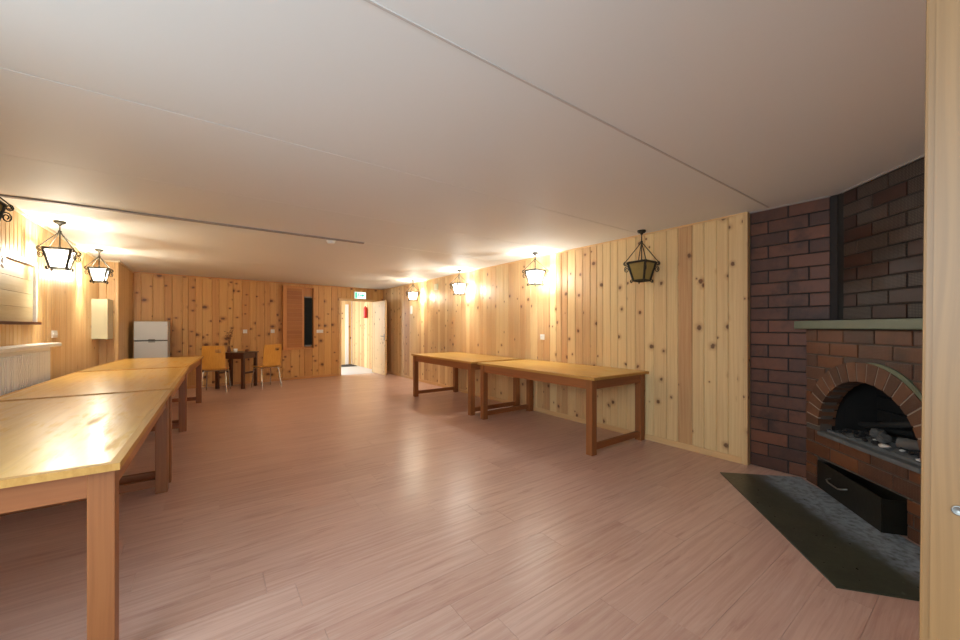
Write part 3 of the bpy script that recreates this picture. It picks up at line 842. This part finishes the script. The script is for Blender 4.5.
# green painted band over the arch
mb = MB(FL)
for i in range(NA):
    a0, a1 = PI*(.52+.34*i/NA), PI*(.52+.34*(i+1)/NA)
    t0, t1 = (RO+.004+.028*math.sin(PI*i/NA)), (RO+.004+.028*math.sin(PI*(i+1)/NA))
    q = [(CS-(RO+.001)*math.cos(a0), ZS+(RO+.001)*math.sin(a0)), (CS-(RO+.001)*math.cos(a1), ZS+(RO+.001)*math.sin(a1)), (CS-t1*math.cos(a1), ZS+t1*math.sin(a1)), (CS-t0*math.cos(a0), ZS+t0*math.sin(a0))]
    mb.prism(q, 'y', -.004, .010)
mb.build('arch_band', 'mantel', fp)
# ledge and firebox
mb = MB(FL); mb.box(CS-RI, CS+RI, -.095, .016, LEDGE-.03, LEDGE, bev=.006); mb.build('ledge', 'ash', fp)
mb = MB(FL); dB = -.42
mb.box(CS-RI-.06, CS+RI+.06, dB, -.091, LEDGE-.07, LEDGE-.012)                 # floor
mb.box(CS-RI-.06, CS+RI+.06, dB-.05, dB, LEDGE-.07, 1.1)                       # back slab
mb.box(CS-RI-.06, CS-RI, dB, -.112, LEDGE-.011, 1.05); mb.box(CS+RI, CS+RI+.06, dB, -.112, LEDGE-.011, 1.05)
mb.box(CS-RI-.06, CS+RI+.06, dB, -.112, 1.0, 1.1)
mbb = mb; course(mbb, CS-RI, CS+RI, LEDGE-.01, 1.0, dB+.03, .13, thick=.029)
mb.build('firebox', 'brick_soot', fp)
mb = MB(FL); mb.box(SL0-.02, SL1+.02, -.40, -.36, 0, SZ); mb.box(SL0-.02, SL0, -.36, -.091, 0, SZ); mb.box(SL1, SL1+.02, -.36, -.091, 0, SZ); mb.box(SL0-.02, SL1+.02, -.36, -.091, SZ+.001, SZ+.02)
mb.build('ash_slot', 'black', fp)
mb = MB(FL); mb.box(SL0-.03, SL1+.03, -.05, .003, SZ-.001, SZ+.006); mb.build('slot_lintel', 'steel', fp)
# mantel shelf
mb = MB(FL); mb.box(-.045, SE, -.16, .062, 1.265, 1.33, bev=.006); mb.build('mantel_shelf', 'mantel', fp)
mb = MB(FL); course(mb, .155, SE, 1.335, ZC-.005, -.165, .13, thick=.05); mb.build('chimney_breast', 'brick_dark', fp)
mb = MB(FL); mb.box(.16, SE, -.30, -.172, 1.331, ZC-.002); mb.box(0, SE, -.16, -.10, 1.10, 1.264); mb.build('chimney_mortar', 'mortar_dark', fp)
mb = MB(); mb.add([FX(Vector((s, n, z))) for s in (.155, SE) for n in (-.164, -.150) for z in (ZC-.012, ZC-.001)], [(0,1,3,2),(4,6,7,5),(0,4,5,1),(2,3,7,6),(0,2,6,4),(1,5,7,3)], .5)
o = struct(mb, 'trim_10', 'seam', 'pale joint line where the chimney breast meets the ceiling', 'trim')
mb = MB(WX); mb.box(0, .56, 0.001, .012, ZC-.010, ZC-.001)
struct(mb, 'trim_11', 'seam', 'pale joint line where the brick strip meets the ceiling', 'trim')

# hearth sheet
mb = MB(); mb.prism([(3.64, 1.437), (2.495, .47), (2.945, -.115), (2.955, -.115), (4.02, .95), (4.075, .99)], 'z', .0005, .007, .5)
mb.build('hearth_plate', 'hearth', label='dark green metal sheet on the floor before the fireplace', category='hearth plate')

# ash drawer, pulled out askew
ang = math.atan2(.106, .73)
def DR(p):   # local: x along the front from the left end, y out, z up
    c, s_ = math.cos(ang), math.sin(ang)
    q = Vector((SL0+.012+p.x*c-p.y*s_, .006+p.x*s_+p.y*c, p.z+.0075)); return FX(q)
e0 = DR(Vector((0, 0, 0)))
e = empty('ash_drawer', tuple(e0), 0, label='sooty metal ash drawer pulled askew out of the fireplace foot', category='drawer')
DRL = lambda p: DR(p)-e0
mb = MB(DRL); mb.box(0, .71, -.008, 0, 0, .212, bev=.002); mb.build('drawer_front', 'soot_metal', e)
mb = MB(DRL); mb.box(.02, .71, -.18, -.172, 0, .20); mb.box(.702, .71, -.1715, -.0085, 0, .205); mb.box(.02, .028, -.1715, -.0085, 0, .205); mb.box(.0285, .7015, -.1715, -.0085, 0, .008)
mb.build('drawer_body', 'soot_metal', e)
mb = MB(DRL); mb.tube([(.18, 0, .13), (.19, .03, .122), (.22, .036, .112), (.34, .036, .112), (.37, .03, .122), (.38, 0, .13)], .0055, 8); mb.build('handle', 'steel', e)

# ash, charred logs and lumps in the firebox
rr = random.Random(11)
mb = MB(FX); nx, ny = 26, 14; V = []; F = []
for i in range(nx+1):
    for j in range(ny+1):
        s = CS-RI+.02+(2*RI-.04)*i/nx; n = -.38+.34*j/ny
        h = .008+.014*rr.random()+.03*math.exp(-((s-CS-.05)/.2)**2-((n+.2)/.12)**2)
        V.append((s, n, LEDGE+.001+h))
for i in range(nx):
    for j in range(ny): F.append((i*(ny+1)+j, (i+1)*(ny+1)+j, (i+1)*(ny+1)+j+1, i*(ny+1)+j+1))
b0 = len(V)
for i in range(nx+1):
    for j in range(ny+1):
        s = CS-RI+.02+(2*RI-.04)*i/nx; n = -.38+.34*j/ny; V.append((s, n, LEDGE+.0005))
for i in range(nx):
    for j in (0, ny):
        a = i*(ny+1)+j; c_ = (i+1)*(ny+1)+j; F.append((a, c_, b0+c_, b0+a))
for j in range(ny):
    for i in (0, nx):
        a = i*(ny+1)+j; c_ = a+1; F.append((a, c_, b0+c_, b0+a))
mb.add(V, F, .5)
mb.build('ash_bed', 'ash', kind='stuff', label='grey ash spread over the firebox floor', category='ash')

def lump(s, n, z, r, name, mat, label, cat, grp=None, flat=1.0):
    c0 = FX(Vector((s, n, z)))
    mb = MB(); V = []; N, K = 8, 5
    for i in range(K+1):
        ph = PI*i/K
        for j in range(N):
            th = 2*PI*j/N; q = r*rr.uniform(.7, 1.15)
            V.append(c0+Vector((q*math.sin(ph)*math.cos(th), q*math.sin(ph)*math.sin(th), q*math.cos(ph)*flat)))
    F = []
    for i in range(K):
        for j in range(N): F.append((i*N+j, i*N+(j+1) % N, (i+1)*N+(j+1) % N, (i+1)*N+j))
    mb.add(V, F, .5)
    p = dict(label=label, category=cat)
    if grp: p['group'] = grp
    mb.build(name, mat, **p)
AH = lambda s, n: LEDGE+.020+.03*math.exp(-((s-CS-.05)/.2)**2-((n+.2)/.12)**2)
spots = []
for i in range(46):
    s = CS+rr.uniform(-.33, .38); n = rr.uniform(-.30, -.05); r_ = rr.uniform(.008, .026)
    spots.append((s, n, r_))
for s, n, r_ in spots:
    lump(s, n, AH(s, n)+r_*.55, r_, 'charcoal_lump', 'char', 'black lump of charcoal among the ash in the firebox', 'charcoal', 'charcoal lumps in the firebox', .7)
for s, n, r_ in ((.50, -.14, .05), (.60, -.10, .045), (.42, -.22, .04)):
    lump(s, n, AH(s, n)+r_*.8, r_, 'burnt_chunk', 'char_grey', 'grey burnt chunk lying on the ash in the firebox', 'chunk', 'grey burnt chunks in the firebox', .7)
for s, n, r_ in ((.66, -.05, .035), (.90, -.05, .022), (.74, -.09, .02), (.52, -.11, .018)):
    lump(s, n, AH(s, n)+r_*.4, r_, 'white_ash_flake', 'ash_white', 'white flake of burnt paper at the front of the firebox ash', 'flake', 'white flakes in the firebox', .35)
def log(p0, p1, r_, label, mat):
    mb = MB(FX); p0, p1 = Vector(p0), Vector(p1); pts = [p0.lerp(p1, t/6)+Vector((rr.uniform(-.004, .004),)*3) for t in range(7)]
    mb.tube(pts, [r_*rr.uniform(.85, 1.1) for _ in pts], 9); mb.build('charred_log', mat, label=label, category='log', group='charred wood in the firebox')
log((.70, -.10, AH(.7, -.1)+.045), (.94, -.20, AH(.94, -.2)+.075), .036, 'pale grey charred log at the right of the firebox', 'char_grey')
log((.22, -.24, LEDGE+.075), (.60, -.27, LEDGE+.17), .022, 'thin black charred stick leaning at the left of the firebox', 'char')
log((.28, -.33, LEDGE+.062), (.50, -.365, LEDGE+.085), .024, 'black charred stick lying level in the middle of the firebox', 'char')

# ------------------------------------------------------------------ jamb of the doorway at the right edge
e = empty('trim_12', (.75, .059, 0), 0, kind='structure', label='pale wooden door jamb close to the camera at the right edge', category='jamb')
e.rotation_euler = (math.radians(.42), 0, 0)
mb = MB(); mb.box(.0, .05, -.38, .0, -.002, ZC, .35, bev=.003); mb.box(-.004, .0, -.38, -.009, .0, ZC, .7); mb.build('jamb', 'jamb', e)
mb = MB(MB and (lambda p: Vector((-.0045-p.z, -.031+p.x, 1.055+p.y)))); mb.lathe([(.0, 0), (.004, .0005), (.0045, .001), (.006, .001), (.006, 0)], 14); mb.build('screw_hole', 'steel', e)
e.location.y += .009   # the tilt swings the top back

# ------------------------------------------------------------------ light
w = bpy.data.worlds.new('World'); S.world = w; w.use_nodes = True
bg = w.node_tree.nodes['Background']; bg.inputs[0].default_value = (.72, .88, 1.0, 1); bg.inputs[1].default_value = 0.65

def area(name, loc, rot_, sx, sy, power, col):
    l = bpy.data.lights.new(name, 'AREA'); l.shape = 'RECTANGLE'; l.size = sx; l.size_y = sy; l.energy = power; l.color = col
    o = bpy.data.objects.new(name, l); COL.objects.link(o); o.location = loc; o.rotation_euler = rot_; return o
area('daylight_lobby_entrance', (1.7, 11.7, 1.5), (math.radians(58), 0, math.radians(-90-18)), 1.2, 2.0, 46, (.88, .95, 1))
area('fill_behind_camera', (1.2, -3.6, 1.5), (math.radians(90), 0, math.radians(0)), 4.5, 2.0, 62, (.70, .88, 1))  # unseen fill light added behind the camera to brighten the hall
area('fill_left_side', (XL-.5, .4, 1.65), (math.radians(82), 0, math.radians(-90)), 2.4, 1.3, 41, (.72, .89, 1))  # added fill light, out of view beyond the left wall opening

# ------------------------------------------------------------------ camera
cam = bpy.data.cameras.new('Camera'); co = bpy.data.objects.new('Camera', cam); COL.objects.link(co)
cam.sensor_width = 36; cam.lens = 36*376/960; cam.clip_start = .01; cam.shift_y = 7/960
co.location = (0, 0, H); co.rotation_euler = (PI/2, 0, math.radians(-35.9))
S.camera = co

vs = S.view_settings
vs.view_transform = 'Standard'; vs.look = 'None'; vs.exposure = 1.25; vs.gamma = 1.0; vs.use_curve_mapping = False
S.cycles.use_denoising = True
S.cycles.max_bounces = 10; S.cycles.diffuse_bounces = 6; S.cycles.transparent_max_bounces = 12
S.cycles.sample_clamp_indirect = 4.0
